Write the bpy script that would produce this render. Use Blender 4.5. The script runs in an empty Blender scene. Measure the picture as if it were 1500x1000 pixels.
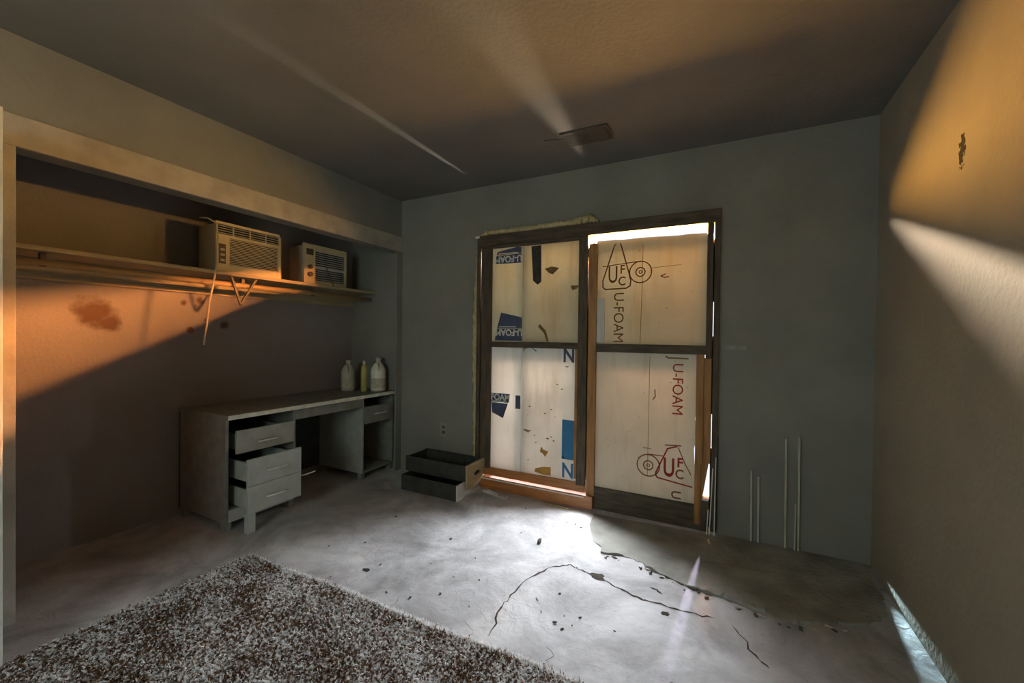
import bpy, bmesh, math, random
import numpy as np
from mathutils import Matrix, Vector
random.seed(7)
scene = bpy.context.scene
C = scene.collection
# ------------------------------------------------------------------ camera
FPX, YAW, PITCH, ROLL, CAMH = 602.88, math.radians(27.187), math.radians(-.571), math.radians(-.725), 1.216
r0 = Vector((math.cos(YAW), math.sin(YAW), 0)); f0 = Vector((-math.sin(YAW), math.cos(YAW), 0)); zz = Vector((0, 0, 1))
Fv = f0*math.cos(PITCH) + zz*math.sin(PITCH); Uv = zz*math.cos(PITCH) - f0*math.sin(PITCH)
Rv = r0*math.cos(ROLL) - Uv*math.sin(ROLL); Vv = r0*math.sin(ROLL) + Uv*math.cos(ROLL)
cam = bpy.data.cameras.new('camera'); cam.sensor_width = 36; cam.lens = FPX/1500*36; cam.clip_start = .02
co = bpy.data.objects.new('camera', cam); C.objects.link(co)
co.matrix_world = Matrix(((Rv.x, Vv.x, -Fv.x, 0), (Rv.y, Vv.y, -Fv.y, 0), (Rv.z, Vv.z, -Fv.z, CAMH), (0, 0, 0, 1)))
scene.camera = co
# ------------------------------------------------------------------ world, lights, exposure
w = bpy.data.worlds.new('sky'); scene.world = w; w.use_nodes = True
w.node_tree.nodes['Background'].inputs[0].default_value = (.80, .86, 1.0, 1)
w.node_tree.nodes['Background'].inputs[1].default_value = 1.3
vs = scene.view_settings
vs.view_transform = 'Standard'; vs.look = 'None'; vs.exposure = 0; vs.gamma = 1; vs.use_curve_mapping = False
scene.cycles.use_denoising = True
scene.cycles.sample_clamp_indirect = 4

def look(o, d):
    o.rotation_euler = Vector(d).to_track_quat('-Z', 'Y').to_euler()
def area(name, loc, d, sx, sy, power, col, spread=180):
    l = bpy.data.lights.new(name, 'AREA'); l.shape = 'RECTANGLE'; l.size = sx; l.size_y = sy
    l.energy = power; l.color = col; l.spread = math.radians(spread)
    o = bpy.data.objects.new(name, l); C.objects.link(o); o.location = loc; look(o, d); return o
def spot(name, loc, target, size, power, col, sx=1., sy=1., blend=.5, rad=.004, rollz=0):
    l = bpy.data.lights.new(name, 'SPOT'); l.spot_size = math.radians(size); l.spot_blend = blend
    l.energy = power; l.color = col; l.shadow_soft_size = rad
    o = bpy.data.objects.new(name, l); C.objects.link(o); o.location = loc
    look(o, Vector(target) - Vector(loc)); o.scale = (sx, sy, 1); return o

D, XL, XR, ZC, YF, XC = 2.879, -2.62, .731, 2.44, -1.7, -3.25
OX0, OX1, OZ = -1.786, -.023, 2.03                     # door opening
# daylight outside the boarded door: low sunlit ground (warm) and sky (pale) beyond the gaps
area('daylight_ground', (-1.03, 3.03, 1.865), (0, -1, 0), 2.02, .17, 660, (1., .49, .10))
area('daylight_sky', (-1.9, 3.40, 2.200), (0, -1, -.12), 3.4, .165, 5200, (1., .84, .72))
area('daylight_low_sun', (.75, 3.40, 2.103), (0, -1, -.1), 1.9, .107, 7000, (1., .34, .08))
area('daylight_behind_boards', (-.9, 3.45, 1.0), (0, -1, 0), 1.9, 1.75, 60, (.96, .98, 1.))
area('daylight_under_door', (-1.27, 2.955, .150), (0, -1, -.18), .86, .045, 7, (.92, .95, 1.))
# slits of light between the studs
spot('slit_light_post_up', (-.857, 2.83, 1.70), (-.84, 1.3, 2.44), 110, 26, (1., .80, .62), .075, 1, .8)
spot('slit_light_jamb_up', (-1.745, 2.83, 1.72), (-1.752, 1.3, 2.50), 100, 22, (1., .86, .72), .026, 1, .7)
spot('slit_light_post_foot', (-.85, 2.835, .20), (-.98, 1.6, .0), 140, 19, (.93, .95, 1.), 1, 1, .9, .03)
spot('hole_light_post', (-.859, 2.832, 1.142), (-.88, 1.50, 0), 90, 135, (.88, .93, 1.), 1, 1, .8, .008)
spot('slit_light_post_floor', (-.85, 2.83, .24), (-.905, 2.25, 0), 60, 3.5, (.96, .97, 1.), .26, 1, .5)
spot('slit_light_right_jamb', (-.078, 2.835, .40), (-.135, 2.05, 0), 56, 26, (.76, .68, 1.), .055, 1, .8)
spot('crack_light_corner', (.708, 2.866, .052), (.725, 1.0, -.032), 10, 90, (.62, .90, 1.), 1, 1, .9, .003)
# added fill light, set at an invented window in the wall behind the camera
area('rear_fill_light', (-1.1, YF + .03, 1.45), (0, 1, 0), 1.3, 1.0, 25, (.82, 1., .96))

# ------------------------------------------------------------------ materials
def nodes(name):
    m = bpy.data.materials.new(name); m.use_nodes = True
    nt = m.node_tree; b = nt.nodes['Principled BSDF']; return m, nt, b
def N(nt, t, **kw):
    n = nt.nodes.new(t)
    for k, v in kw.items():
        if k in n.inputs.keys(): n.inputs[k].default_value = v
        else: setattr(n, k, v)
    return n
def ramp(nt, fac, stops):
    r = nt.nodes.new('ShaderNodeValToRGB'); e = r.color_ramp.elements
    while len(e) < len(stops): e.new(.5)
    for el, (p, c) in zip(e, stops):
        el.position = p; el.color = (*c, 1) if len(c) == 3 else c
    nt.links.new(fac, r.inputs[0]); return r.outputs[0]
def mixc(nt, fac, a, b, mode='MIX'):
    m = nt.nodes.new('ShaderNodeMix'); m.data_type = 'RGBA'; m.blend_type = mode
    for s, v in ((0, fac), (6, a), (7, b)):
        if hasattr(v, 'default_value'): nt.links.new(v, m.inputs[s])
        else: m.inputs[s].default_value = v if s == 0 else ((*v, 1) if len(v) == 3 else v)
    return m.outputs[2]
def mat(name, c1, c2=None, scale=6, rough=.75, bump=.0, bscale=60, detail=6, stretch=(1, 1, 1), spec=.3, metal=0, lo=.35, hi=.68):
    m, nt, b = nodes(name)
    tc = N(nt, 'ShaderNodeTexCoord'); mp = N(nt, 'ShaderNodeMapping'); mp.inputs['Scale'].default_value = stretch
    nt.links.new(tc.outputs['Object'], mp.inputs[0])
    n = N(nt, 'ShaderNodeTexNoise', Scale=scale, Detail=detail); nt.links.new(mp.outputs[0], n.inputs['Vector'])
    c2 = c2 or tuple(x*.8 for x in c1)
    nt.links.new(ramp(nt, n.outputs[0], [(lo, c1), (hi, c2)]), b.inputs['Base Color'])
    b.inputs['Roughness'].default_value = rough; b.inputs['Specular IOR Level'].default_value = spec; b.inputs['Metallic'].default_value = metal
    if bump:
        n2 = N(nt, 'ShaderNodeTexNoise', Scale=bscale, Detail=4); nt.links.new(mp.outputs[0], n2.inputs['Vector'])
        bp = N(nt, 'ShaderNodeBump', Strength=bump, Distance=.01); nt.links.new(n2.outputs[0], bp.inputs['Height'])
        nt.links.new(bp.outputs[0], b.inputs['Normal'])
    return m
def wall_mat(name, c1, c2, spots=(), bump=.35, bscale=70):
    """painted plaster; spots = [(centre, radii, colour, noise scale, threshold)] are stains with their own shape"""
    m, nt, b = nodes(name)
    tc = N(nt, 'ShaderNodeTexCoord')
    n = N(nt, 'ShaderNodeTexNoise', Scale=1.7, Detail=7, Roughness=.6); nt.links.new(tc.outputs['Object'], n.inputs['Vector'])
    col = ramp(nt, n.outputs[0], [(.3, c1), (.72, c2)])
    for cen, rad, sc, nsc, soft in spots:
        s = N(nt, 'ShaderNodeVectorMath', operation='SUBTRACT'); nt.links.new(tc.outputs['Object'], s.inputs[0]); s.inputs[1].default_value = cen
        d = N(nt, 'ShaderNodeVectorMath', operation='DIVIDE'); nt.links.new(s.outputs[0], d.inputs[0]); d.inputs[1].default_value = rad
        L = N(nt, 'ShaderNodeVectorMath', operation='LENGTH'); nt.links.new(d.outputs[0], L.inputs[0])
        n3 = N(nt, 'ShaderNodeTexNoise', Scale=nsc, Detail=5); nt.links.new(tc.outputs['Object'], n3.inputs['Vector'])
        a = N(nt, 'ShaderNodeMath', operation='MULTIPLY_ADD'); nt.links.new(n3.outputs[0], a.inputs[0]); a.inputs[1].default_value = 1.8
        nt.links.new(L.outputs['Value'], a.inputs[2])
        f = ramp(nt, a.outputs[0], [(.0, (1, 1, 1)), (1., (0, 0, 0))])
        rr = nt.nodes[-1]; rr.color_ramp.elements[0].position = 1.45/3; rr.color_ramp.elements[1].position = (1.45 + soft)/3
        dv = N(nt, 'ShaderNodeMath', operation='DIVIDE'); nt.links.new(a.outputs[0], dv.inputs[0]); dv.inputs[1].default_value = 3
        nt.links.new(dv.outputs[0], rr.inputs[0])
        col = mixc(nt, f, col, sc)
    nt.links.new(col, b.inputs['Base Color'])
    b.inputs['Roughness'].default_value = .85; b.inputs['Specular IOR Level'].default_value = .2
    n2 = N(nt, 'ShaderNodeTexNoise', Scale=bscale, Detail=5); nt.links.new(tc.outputs['Object'], n2.inputs['Vector'])
    bp = N(nt, 'ShaderNodeBump', Strength=bump, Distance=.008); nt.links.new(n2.outputs[0], bp.inputs['Height']); nt.links.new(bp.outputs[0], b.inputs['Normal'])
    return m
def foam_mat(name, c1, c2, trans=.05, stain=(.45, .33, .14), seed=0.):
    """foam insulation board: diffuse facing that lets a little daylight through"""
    m, nt, b = nodes(name)
    tc = N(nt, 'ShaderNodeTexCoord'); mp = N(nt, 'ShaderNodeMapping'); mp.inputs['Location'].default_value = (seed, seed, seed)
    nt.links.new(tc.outputs['Object'], mp.inputs[0])
    n = N(nt, 'ShaderNodeTexNoise', Scale=3.2, Detail=6); nt.links.new(mp.outputs[0], n.inputs['Vector'])
    col = ramp(nt, n.outputs[0], [(.32, c1), (.7, c2)])
    mp2 = N(nt, 'ShaderNodeMapping'); mp2.inputs['Scale'].default_value = (9, 9, 1.2); nt.links.new(mp.outputs[0], mp2.inputs[0])
    n2 = N(nt, 'ShaderNodeTexNoise', Scale=1.6, Detail=4); nt.links.new(mp2.outputs[0], n2.inputs['Vector'])
    col = mixc(nt, ramp(nt, n2.outputs[0], [(.52, (0, 0, 0)), (.8, (.55, .55, .55))]), col, stain)
    n4 = N(nt, 'ShaderNodeTexNoise', Scale=34, Detail=3); nt.links.new(mp.outputs[0], n4.inputs['Vector'])
    col = mixc(nt, ramp(nt, n4.outputs[0], [(.70, (0, 0, 0)), (.78, (.5, .5, .5))]), col, (.12, .11, .08))
    df = N(nt, 'ShaderNodeBsdfDiffuse'); tr = N(nt, 'ShaderNodeBsdfTranslucent'); mx = N(nt, 'ShaderNodeMixShader'); mx.inputs[0].default_value = trans
    nt.links.new(col, df.inputs[0]); nt.links.new(col, tr.inputs[0])
    nt.links.new(df.outputs[0], mx.inputs[1]); nt.links.new(tr.outputs[0], mx.inputs[2])
    nt.links.new(mx.outputs[0], nt.nodes['Material Output'].inputs[0]); nt.nodes.remove(b)
    n5 = N(nt, 'ShaderNodeTexNoise', Scale=18, Detail=4); nt.links.new(mp.outputs[0], n5.inputs['Vector'])
    bp = N(nt, 'ShaderNodeBump', Strength=.25, Distance=.01); nt.links.new(n5.outputs[0], bp.inputs['Height']); nt.links.new(bp.outputs[0], df.inputs['Normal'])
    return m
def concrete(name):
    m, nt, b = nodes(name)
    tc = N(nt, 'ShaderNodeTexCoord')
    n = N(nt, 'ShaderNodeTexNoise', Scale=2.2, Detail=9, Roughness=.66, Distortion=.45); nt.links.new(tc.outputs['Object'], n.inputs['Vector'])
    col = ramp(nt, n.outputs[0], [(.34, (.26, .255, .25)), (.5, (.46, .455, .46)), (.64, (.66, .655, .655))])
    n2 = N(nt, 'ShaderNodeTexNoise', Scale=.8, Detail=5); nt.links.new(tc.outputs['Object'], n2.inputs['Vector'])
    col = mixc(nt, ramp(nt, n2.outputs[0], [(.54, (0, 0, 0)), (.72, (.6, .6, .6))]), col, (.42, .33, .27))
    n3 = N(nt, 'ShaderNodeTexNoise', Scale=16, Detail=6, Roughness=.7); nt.links.new(tc.outputs['Object'], n3.inputs['Vector'])
    col = mixc(nt, ramp(nt, n3.outputs[0], [(.60, (0, 0, 0)), (.76, (.65, .65, .65))]), col, (.20, .19, .17))
    nt.links.new(col, b.inputs['Base Color']); b.inputs['Roughness'].default_value = .62; b.inputs['Specular IOR Level'].default_value = .35
    n4 = N(nt, 'ShaderNodeTexNoise', Scale=15, Detail=9, Roughness=.7, Distortion=.8); nt.links.new(tc.outputs['Object'], n4.inputs['Vector'])
    bp = N(nt, 'ShaderNodeBump', Strength=.9, Distance=.008); nt.links.new(n4.outputs[0], bp.inputs['Height']); nt.links.new(bp.outputs[0], b.inputs['Normal'])
    return m
M = {}
WC1, WC2 = (.27, .275, .24), (.20, .205, .18)
M['wall'] = wall_mat('wall_paint', WC1, WC2)
M['wall_right'] = wall_mat('textured_plaster', (.36, .325, .25), (.29, .26, .20), [((XR, 2.00, 1.89), (.2, .036, .085), (.03, .03, .022), 55, .12)], .55, 45)
M['closet'] = wall_mat('closet_paint', (.30, .275, .265), (.24, .22, .21),
    [((XC, y, z), (.2, r, r), (.12, .075, .055), 14, .7) for (y, z, r) in ((1.02, 1.34, .085), (1.09, 1.27, .05), (1.46, 1.42, .022), (1.60, 1.31, .018), (1.72, 1.28, .028), (1.50, 1.24, .02), (1.56, 1.44, .026))])
M['ceiling'] = wall_mat('ceiling_paint', (.205, .205, .19), (.155, .155, .142), (), .5, 55)
M['floor'] = concrete('worn_concrete')
M['torn'] = mat('dirty_shaded_sheet', (.36, .36, .32), (.20, .20, .175), 5, .8, .5, 40)  # dirt, plus the shadow by the door put into the darker tone
M['crack'] = mat('crack_dirt', (.035, .028, .022), (.06, .05, .04), 30, .95)
M['trim'] = mat('old_trim_paint', (.44, .42, .35), (.33, .31, .26), 8, .6, .15, 40)
M['white_trim'] = mat('white_gloss_paint', (.72, .72, .66), (.55, .55, .50), 9, .5, .1, 40)
M['wood'] = mat('stained_stud_wood', (.40, .20, .055), (.24, .11, .03), 7, .5, .25, 50, stretch=(6, 6, .7), spec=.45)
M['dark_wood'] = mat('dark_stud_wood', (.11, .085, .055), (.055, .045, .032), 9, .7, .3, 50, stretch=(5, 5, .8))
M['dark_rail'] = mat('dark_rail_wood', (.11, .09, .06), (.05, .042, .03), 9, .7, .3, 50, stretch=(.8, 5, 5))
M['copper_wood'] = mat('varnished_sill_wood', (.46, .19, .05), (.30, .11, .03), 8, .32, .2, 40, stretch=(.7, 6, 6), spec=.6)
M['foam_cream'] = foam_mat('foam_board_cream', (.62, .60, .46), (.52, .50, .37), seed=1.)
M['foam_cream2'] = foam_mat('foam_board_aged', (.58, .56, .43), (.48, .46, .33), seed=5.)
M['foam_white'] = foam_mat('foam_board_white', (.86, .87, .86), (.74, .74, .70), .13, (.5, .47, .36), 9.)
M['foam_white2'] = foam_mat('foam_board_dusty', (.82, .82, .78), (.62, .62, .57), .11, (.42, .40, .31), 13.)
M['foam_tan'] = foam_mat('foam_board_tan', (.56, .53, .39), (.46, .43, .31), .05, (.38, .24, .09), 17.)
M['foam_grey'] = foam_mat('foam_board_grey', (.70, .68, .58), (.58, .56, .46), .08, (.40, .37, .27), 23.)
M['spray'] = mat('spray_foam', (.62, .52, .30), (.45, .36, .19), 25, .9, .8, 90)
M['blue'] = mat('blue_print', (.055, .075, .13), (.08, .10, .16), 20, .8)
M['bright_blue'] = mat('bright_blue_print', (.035, .16, .32), (.05, .20, .36), 12, .8)
M['white_print'] = mat('pale_print', (.75, .74, .66), (.62, .61, .54), 20, .8)
M['red'] = mat('red_print', (.36, .035, .03), (.28, .04, .03), 20, .8)
M['brown_print'] = mat('brown_faded_print', (.19, .075, .03), (.24, .10, .04), 20, .8)
M['dark_patch'] = mat('dark_hole', (.035, .035, .032), (.06, .06, .05), 40, .9)
M['kraft'] = mat('torn_kraft_paper', (.50, .28, .06), (.36, .19, .04), 20, .8)
M['rust'] = mat('dark_stain', (.16, .10, .04), (.24, .16, .07), 20, .9)
M['desk'] = mat('desk_laminate', (.25, .255, .225), (.18, .185, .165), 14, .55, .1, 60)
M['desk_edge'] = mat('desk_edge_band', (.88, .88, .72), (.66, .66, .54), 20, .5)
M['drawer'] = mat('drawer_front_laminate', (.40, .41, .36), (.32, .33, .29), 14, .5, .1, 60)
M['inside'] = mat('desk_inside_board', (.46, .49, .45), (.38, .41, .37), 14, .6)
M['steel'] = mat('bright_metal', (.85, .84, .76), (.72, .71, .64), 30, .35, metal=.1, spec=.6)
M['ac'] = mat('yellowed_plastic', (.78, .66, .40), (.66, .55, .32), 6, .5, .05)
M['ac2'] = mat('grey_plastic', (.55, .52, .42), (.44, .42, .34), 6, .5, .05)
M['slat_light'] = mat('pale_louver_plastic', (.70, .70, .66), (.58, .58, .54), 9, .4)
M['black'] = mat('dark_recess', (.025, .024, .02), (.04, .038, .03), 20, .8)
M['knob'] = mat('brown_knob', (.13, .10, .06), (.09, .07, .04), 20, .5)
M['cord'] = mat('tan_cord', (.60, .50, .32), (.48, .40, .26), 20, .7)
M['shelf'] = mat('shelf_wood', (.44, .37, .22), (.33, .27, .16), 6, .6, .2, 50, stretch=(5, .7, 5))
M['rod'] = mat('closet_rod_wood', (.50, .36, .18), (.40, .28, .13), 6, .5, .1, 40, stretch=(5, .7, 5))
M['jug'] = mat('milky_plastic', (.85, .82, .66), (.72, .69, .55), 8, .35, spec=.5)
M['jug_label'] = mat('faded_paper_label', (.46, .42, .30), (.62, .58, .46), 30, .7)
M['yellow'] = mat('yellowed_bottle', (.46, .44, .16), (.38, .35, .12), 10, .45)
M['cap'] = mat('jug_cap', (.55, .54, .48), (.45, .44, .39), 10, .5)
M['box_dark'] = mat('shaded_board', (.055, .058, .05), (.035, .037, .032), 20, .8, .3, 60)  # near-black tone holds the shade on the box and loose drawer sides
M['box_lit_end'] = mat('lit_board', (.66, .65, .62), (.54, .53, .50), 10, .6)  # box end facing the door, its light put into the colour
M['panel_tan'] = mat('tan_drawer_front', (.40, .32, .18), (.31, .24, .13), 6, .55, .1, 40, stretch=(5, .8, 5))
M['lath'] = mat('glint_strip', (.52, .52, .42), (.38, .38, .31), 20, .7, stretch=(4, 4, .5))
M['chip'] = mat('plaster_chip', (.12, .10, .075), (.06, .05, .04), 20, .9, .3, 80)
M['chip_pale'] = mat('pale_plaster_chip', (.62, .58, .52), (.45, .42, .37), 20, .9, .3, 80)
M['rug_base'] = mat('rug_backing', (.10, .065, .035), (.06, .035, .02), 12, .95, .4, 60)
M['vent'] = mat('dusty_vent_metal', (.075, .072, .06), (.05, .048, .04), 20, .7)
M['plate'] = mat('old_switch_plate', (.30, .31, .26), (.24, .25, .21), 20, .5)
M['glass'] = mat('added_window_paint', (.6, .6, .55), (.5, .5, .46), 8, .5)

# ------------------------------------------------------------------ mesh helpers
def link(o, parent=None):
    C.objects.link(o)
    if parent is not None: o.parent = parent
    return o
def thing(name, label, cat, loc=(0, 0, 0), rotz=0, group=None, kind=None):
    o = bpy.data.objects.new(name, None); o.empty_display_size = .05; C.objects.link(o)
    o.location = loc; o.rotation_euler = (0, 0, rotz)
    if label: o['label'] = label
    if cat: o['category'] = cat
    if group: o['group'] = group
    if kind: o['kind'] = kind
    return o
def tag(o, label=None, cat=None, group=None, kind=None):
    if label: o['label'] = label
    if cat: o['category'] = cat
    if group: o['group'] = group
    if kind: o['kind'] = kind
    return o
class MB:
    """collects shapes; build() links them as one mesh object (world coordinates unless local)"""
    def __init__(s): s.v = []; s.f = []
    def add(s, vs, fs):
        k = len(s.v); s.v += [tuple(p) for p in vs]; s.f += [tuple(i + k for i in f) for f in fs]; return s
    def box(s, x0, x1, y0, y1, z0, z1):
        vs = [(x, y, z) for x in (x0, x1) for y in (y0, y1) for z in (z0, z1)]
        return s.add(vs, [(0, 1, 3, 2), (4, 6, 7, 5), (0, 4, 5, 1), (2, 3, 7, 6), (0, 2, 6, 4), (1, 5, 7, 3)])
    def bar(s, a, b, wx, wy, up=(0, 0, 1)):
        a = Vector(a); b = Vector(b); d = (b - a).normalized(); u = Vector(up)
        if abs(d.dot(u)) > .95: u = Vector((1, 0, 0))
        p = d.cross(u).normalized()*wx/2; q = d.cross(p).normalized()*wy/2
        vs = [e + i*p + j*q for e in (a, b) for i, j in ((-1, -1), (1, -1), (1, 1), (-1, 1))]
        return s.add(vs, [(0, 1, 2, 3), (7, 6, 5, 4)] + [(i, 4 + i, 4 + (i + 1) % 4, (i + 1) % 4) for i in range(4)])
    def prism(s, poly, y0, y1):
        """polygon in x,z pushed through y"""
        n = len(poly)
        vs = [(x, y0, z) for x, z in poly] + [(x, y1, z) for x, z in poly]
        return s.add(vs, [tuple(range(n)), tuple(range(2*n - 1, n - 1, -1))] + [(i, n + i, n + (i + 1) % n, (i + 1) % n) for i in range(n)])
    def slab(s, poly, z0, z1):
        n = len(poly)
        vs = [(x, y, z0) for x, y in poly] + [(x, y, z1) for x, y in poly]
        return s.add(vs, [tuple(range(n)), tuple(range(n, 2*n))] + [(i, (i + 1) % n, n + (i + 1) % n, n + i) for i in range(n)])
    def tube(s, pts, r, n=8, rs=None):
        pts = [Vector(p) for p in pts]; k = len(s.v); ref = None
        for i, p in enumerate(pts):
            d = (pts[min(i + 1, len(pts) - 1)] - pts[max(i - 1, 0)]).normalized()
            if ref is None: ref = d.orthogonal().normalized()
            a = (ref - d*ref.dot(d)).normalized(); b = d.cross(a); ref = a; rr = rs[i] if rs else r
            s.v += [tuple(p + rr*(math.cos(t)*a + math.sin(t)*b)) for t in [2*math.pi*j/n for j in range(n)]]
        for i in range(len(pts) - 1):
            for j in range(n):
                s.f.append((k + i*n + j, k + i*n + (j + 1) % n, k + (i + 1)*n + (j + 1) % n, k + (i + 1)*n + j))
        s.f.append(tuple(k + j for j in range(n))[::-1]); s.f.append(tuple(k + (len(pts) - 1)*n + j for j in range(n))); return s
    def lathe(s, prof, c, n=20, sx=1, sy=1):
        k = len(s.v)
        for r, z in prof: s.v += [(c[0] + sx*r*math.cos(2*math.pi*j/n), c[1] + sy*r*math.sin(2*math.pi*j/n), c[2] + z) for j in range(n)]
        for i in range(len(prof) - 1):
            for j in range(n): s.f.append((k + i*n + j, k + i*n + (j + 1) % n, k + (i + 1)*n + (j + 1) % n, k + (i + 1)*n + j))
        s.f.append(tuple(k + j for j in range(n))[::-1]); s.f.append(tuple(k + (len(prof) - 1)*n + j for j in range(n))); return s
    def build(s, name, m, parent=None, bevel=0, smooth=False, local=False):
        off = Vector((0, 0, 0))
        if parent is not None and not local:
            off = parent.location.copy()
            if parent.parent is not None: off += parent.parent.location
        me = bpy.data.meshes.new(name)
        me.from_pydata([tuple(Vector(p) - off) for p in s.v], [], s.f)
        bm = bmesh.new(); bm.from_mesh(me)
        bmesh.ops.recalc_face_normals(bm, faces=bm.faces)
        if bevel:
            es = [e for e in bm.edges if len(e.link_faces) == 2 and e.calc_face_angle(0) > .6]
            bmesh.ops.bevel(bm, geom=es, offset=bevel, segments=2, profile=.6, affect='EDGES')
        bm.to_mesh(me); bm.free()
        if smooth:
            for p in me.polygons: p.use_smooth = True
        me.materials.append(M[m]); o = bpy.data.objects.new(name, me); return link(o, parent)
def jag(a, b, n, amp, rnd):
    """ragged polyline from a to b in a plane (b left out)"""
    out = []
    for i in range(n):
        t = i/n; k = 0 if i == 0 else amp
        out.append((a[0] + (b[0] - a[0])*t + rnd.uniform(-k, k), a[1] + (b[1] - a[1])*t + rnd.uniform(-k, k)))
    return out
def text(s, size, x, y, z, rot, m, parent, bold=.0, xs=1., center=True, name='lettering'):
    """flat printed lettering facing -y, turned by rot in its plane"""
    cu = bpy.data.curves.new('lettering', 'FONT'); cu.body = s; cu.size = size; cu.extrude = .0004; cu.offset = bold
    cu.align_x = 'CENTER'; cu.align_y = 'CENTER'; cu.resolution_u = 4
    t = bpy.data.objects.new('lettering', cu); C.objects.link(t); bpy.context.view_layer.update()
    me = bpy.data.meshes.new_from_object(t.evaluated_get(bpy.context.evaluated_depsgraph_get()))
    bpy.data.objects.remove(t)
    po = parent.location + (parent.parent.location if parent.parent else Vector())
    mw = Matrix.Translation(Vector((x, y, z)) - po) @ Matrix.Rotation(math.pi/2, 4, 'X') @ Matrix.Rotation(rot, 4, 'Z') @ Matrix.Diagonal((xs, 1, 1, 1))
    me.transform(mw); me.materials.clear(); me.materials.append(M[m])
    return link(bpy.data.objects.new(name, me), parent)
def ring(mb, x, z, r, wd, y0, y1, n=28, a0=0, a1=2*math.pi):
    for i in range(n):
        t0 = a0 + (a1 - a0)*i/n; t1 = a0 + (a1 - a0)*(i + 1)/n
        p = [(x + q*math.cos(t), z + q*math.sin(t)) for q, t in ((r - wd/2, t0), (r + wd/2, t0), (r + wd/2, t1), (r - wd/2, t1))]
        mb.prism(p, y0, y1)
def stroke(mb, pts, wd, y0, y1):
    for (xa, za), (xb, zb) in zip(pts[:-1], pts[1:]):
        L = math.hypot(xb - xa, zb - za) or 1; nx, nz = -(zb - za)/L*wd/2, (xb - xa)/L*wd/2; ex, ez = (xb - xa)/L*wd*.3, (zb - za)/L*wd*.3
        mb.prism([(xa + nx - ex, za + nz - ez), (xa - nx - ex, za - nz - ez), (xb - nx + ex, zb - nz + ez), (xb + nx + ex, zb + nz + ez)], y0, y1)
def st(o): o['kind'] = 'structure'; return o

# ------------------------------------------------------------------ the room shell
T = .12
fl = st(MB().box(XC - T, XR + T, YF - T, D + .75, -.10, 0).build('floor', 'floor'))
st(MB().box(XC - T, XR + T, YF - T, D + T, ZC, ZC + .1).build('ceiling', 'ceiling'))
st(MB().box(XC - T, OX0, D, D + T, 0, ZC).box(OX1, XR + T, D, D + T, 0, ZC).box(OX0, OX1, D, D + T, OZ, ZC).build('wall_back', 'wall'))
wr = st(MB().box(XR, XR + T, YF - T, D, 0, ZC).build('wall_right', 'wall_right'))
st(MB().box(XL - .1, XL, YF, .577, 0, ZC).box(XL - .1, XL, .577, D, 1.978, ZC).build('wall_left', 'wall'))
st(MB().box(XC - T, XC, .30, D, 0, ZC).box(XC, XL - .1, .30, .40, 0, ZC).build('wall_closet', 'closet'))
wx0, wx1, wz0, wz1 = -1.8, -.4, .9, 2.0  # unseen window, added to hold the fill light behind the camera
st(MB().box(XL - .1, wx0, YF - T, YF, 0, ZC).box(wx1, XR, YF - T, YF, 0, ZC).box(wx0, wx1, YF - T, YF, 0, wz0).box(wx0, wx1, YF - T, YF, wz1, ZC).build('wall_front', 'wall'))
wf = st(MB().box(wx0, wx1, YF - .09, YF - .03, wz0, wz0 + .05).box(wx0, wx1, YF - .09, YF - .03, wz1 - .05, wz1).box(wx0, wx0 + .05, YF - .09, YF - .03, wz0, wz1)
        .box(wx1 - .05, wx1, YF - .09, YF - .03, wz0, wz1).box(-1.12, -1.08, YF - .08, YF - .04, wz0, wz1).build('added_window_1', 'glass'))
MB().box(wx0 + .05, wx1 - .05, YF - .065, YF - .055, wz0 + .05, wz1 - .05).build('added_window_pane', 'white_trim', wf)
# closet opening: header board, post in the corner, left casing
st(MB().box(XL, XL + .016, .53, D, 1.978, 2.108).build('trim_1', 'trim', bevel=.003))
st(MB().box(XL, XL + .014, D - .075, D, 0, 1.978).build('trim_2', 'wall', bevel=.003))
st(MB().box(XL, XL + .016, .515, .577, 0, 1.978).build('trim_3', 'trim', bevel=.003))
st(MB().box(-2.60, -2.255, .435, .470, .008, 2.0).build('door_2', 'white_trim', bevel=.003))
# ceiling vent in the setting
v = thing('ceiling_vent', 'dusty dark rectangular air vent set in the ceiling before the boarded door', 'vent', (-.75, 2.41, ZC - .012))
MB().box(-.895, -.605, 2.325, 2.50, ZC - .012, ZC - .0005).box(-.885, -.615, 2.335, 2.49, ZC - .010, ZC - .001).build('frame', 'vent', v, bevel=.003)
for i in range(6):
    y = 2.352 + i*.024
    MB().bar((-.88, y, ZC - .016), (-.62, y, ZC - .016), .018, .003, (0, .6, 1)).build('slat', 'vent', v)
st(MB().bar((-1.01, 2.365, ZC - .0008), (-.90, 2.40, ZC - .0008), .006, .0016).build('ceiling_crack', 'crack'))

# ------------------------------------------------------------------ the boarded sliding door
d1 = st(thing('door_1', 'sliding door opening boarded up with printed foam sheets between wooden studs', None, (-.9, D, 0)))
def dp(name, m, *boxes, bevel=.004):
    mb = MB()
    for b in boxes: mb.box(*b)
    return mb.build(name, m, d1, bevel=bevel)
ya, yb = 2.840, 2.945
dp('top_rail', 'dark_rail', (OX0, OX1, ya, yb, 1.945, OZ))
dp('top_rail', 'dark_rail', (OX0 + .005, -.930, 2.850, yb, 1.922, 1.9455))
dp('jamb', 'dark_wood', (OX0, -1.752, ya, yb, .02, 1.945))
dp('jamb', 'dark_wood', (-1.7465, -1.655, ya + .006, yb, .165, 1.925))
dp('jamb_backing', 'dark_wood', (-1.76, -1.735, 2.93, yb + .015, .0, 1.55))
dp('jamb', 'dark_wood', (-.098, -.062, ya, yb, 1.10, 1.946))
dp('jamb', 'dark_wood', (-.056, OX1, ya + .004, yb, .02, 1.945))
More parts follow.
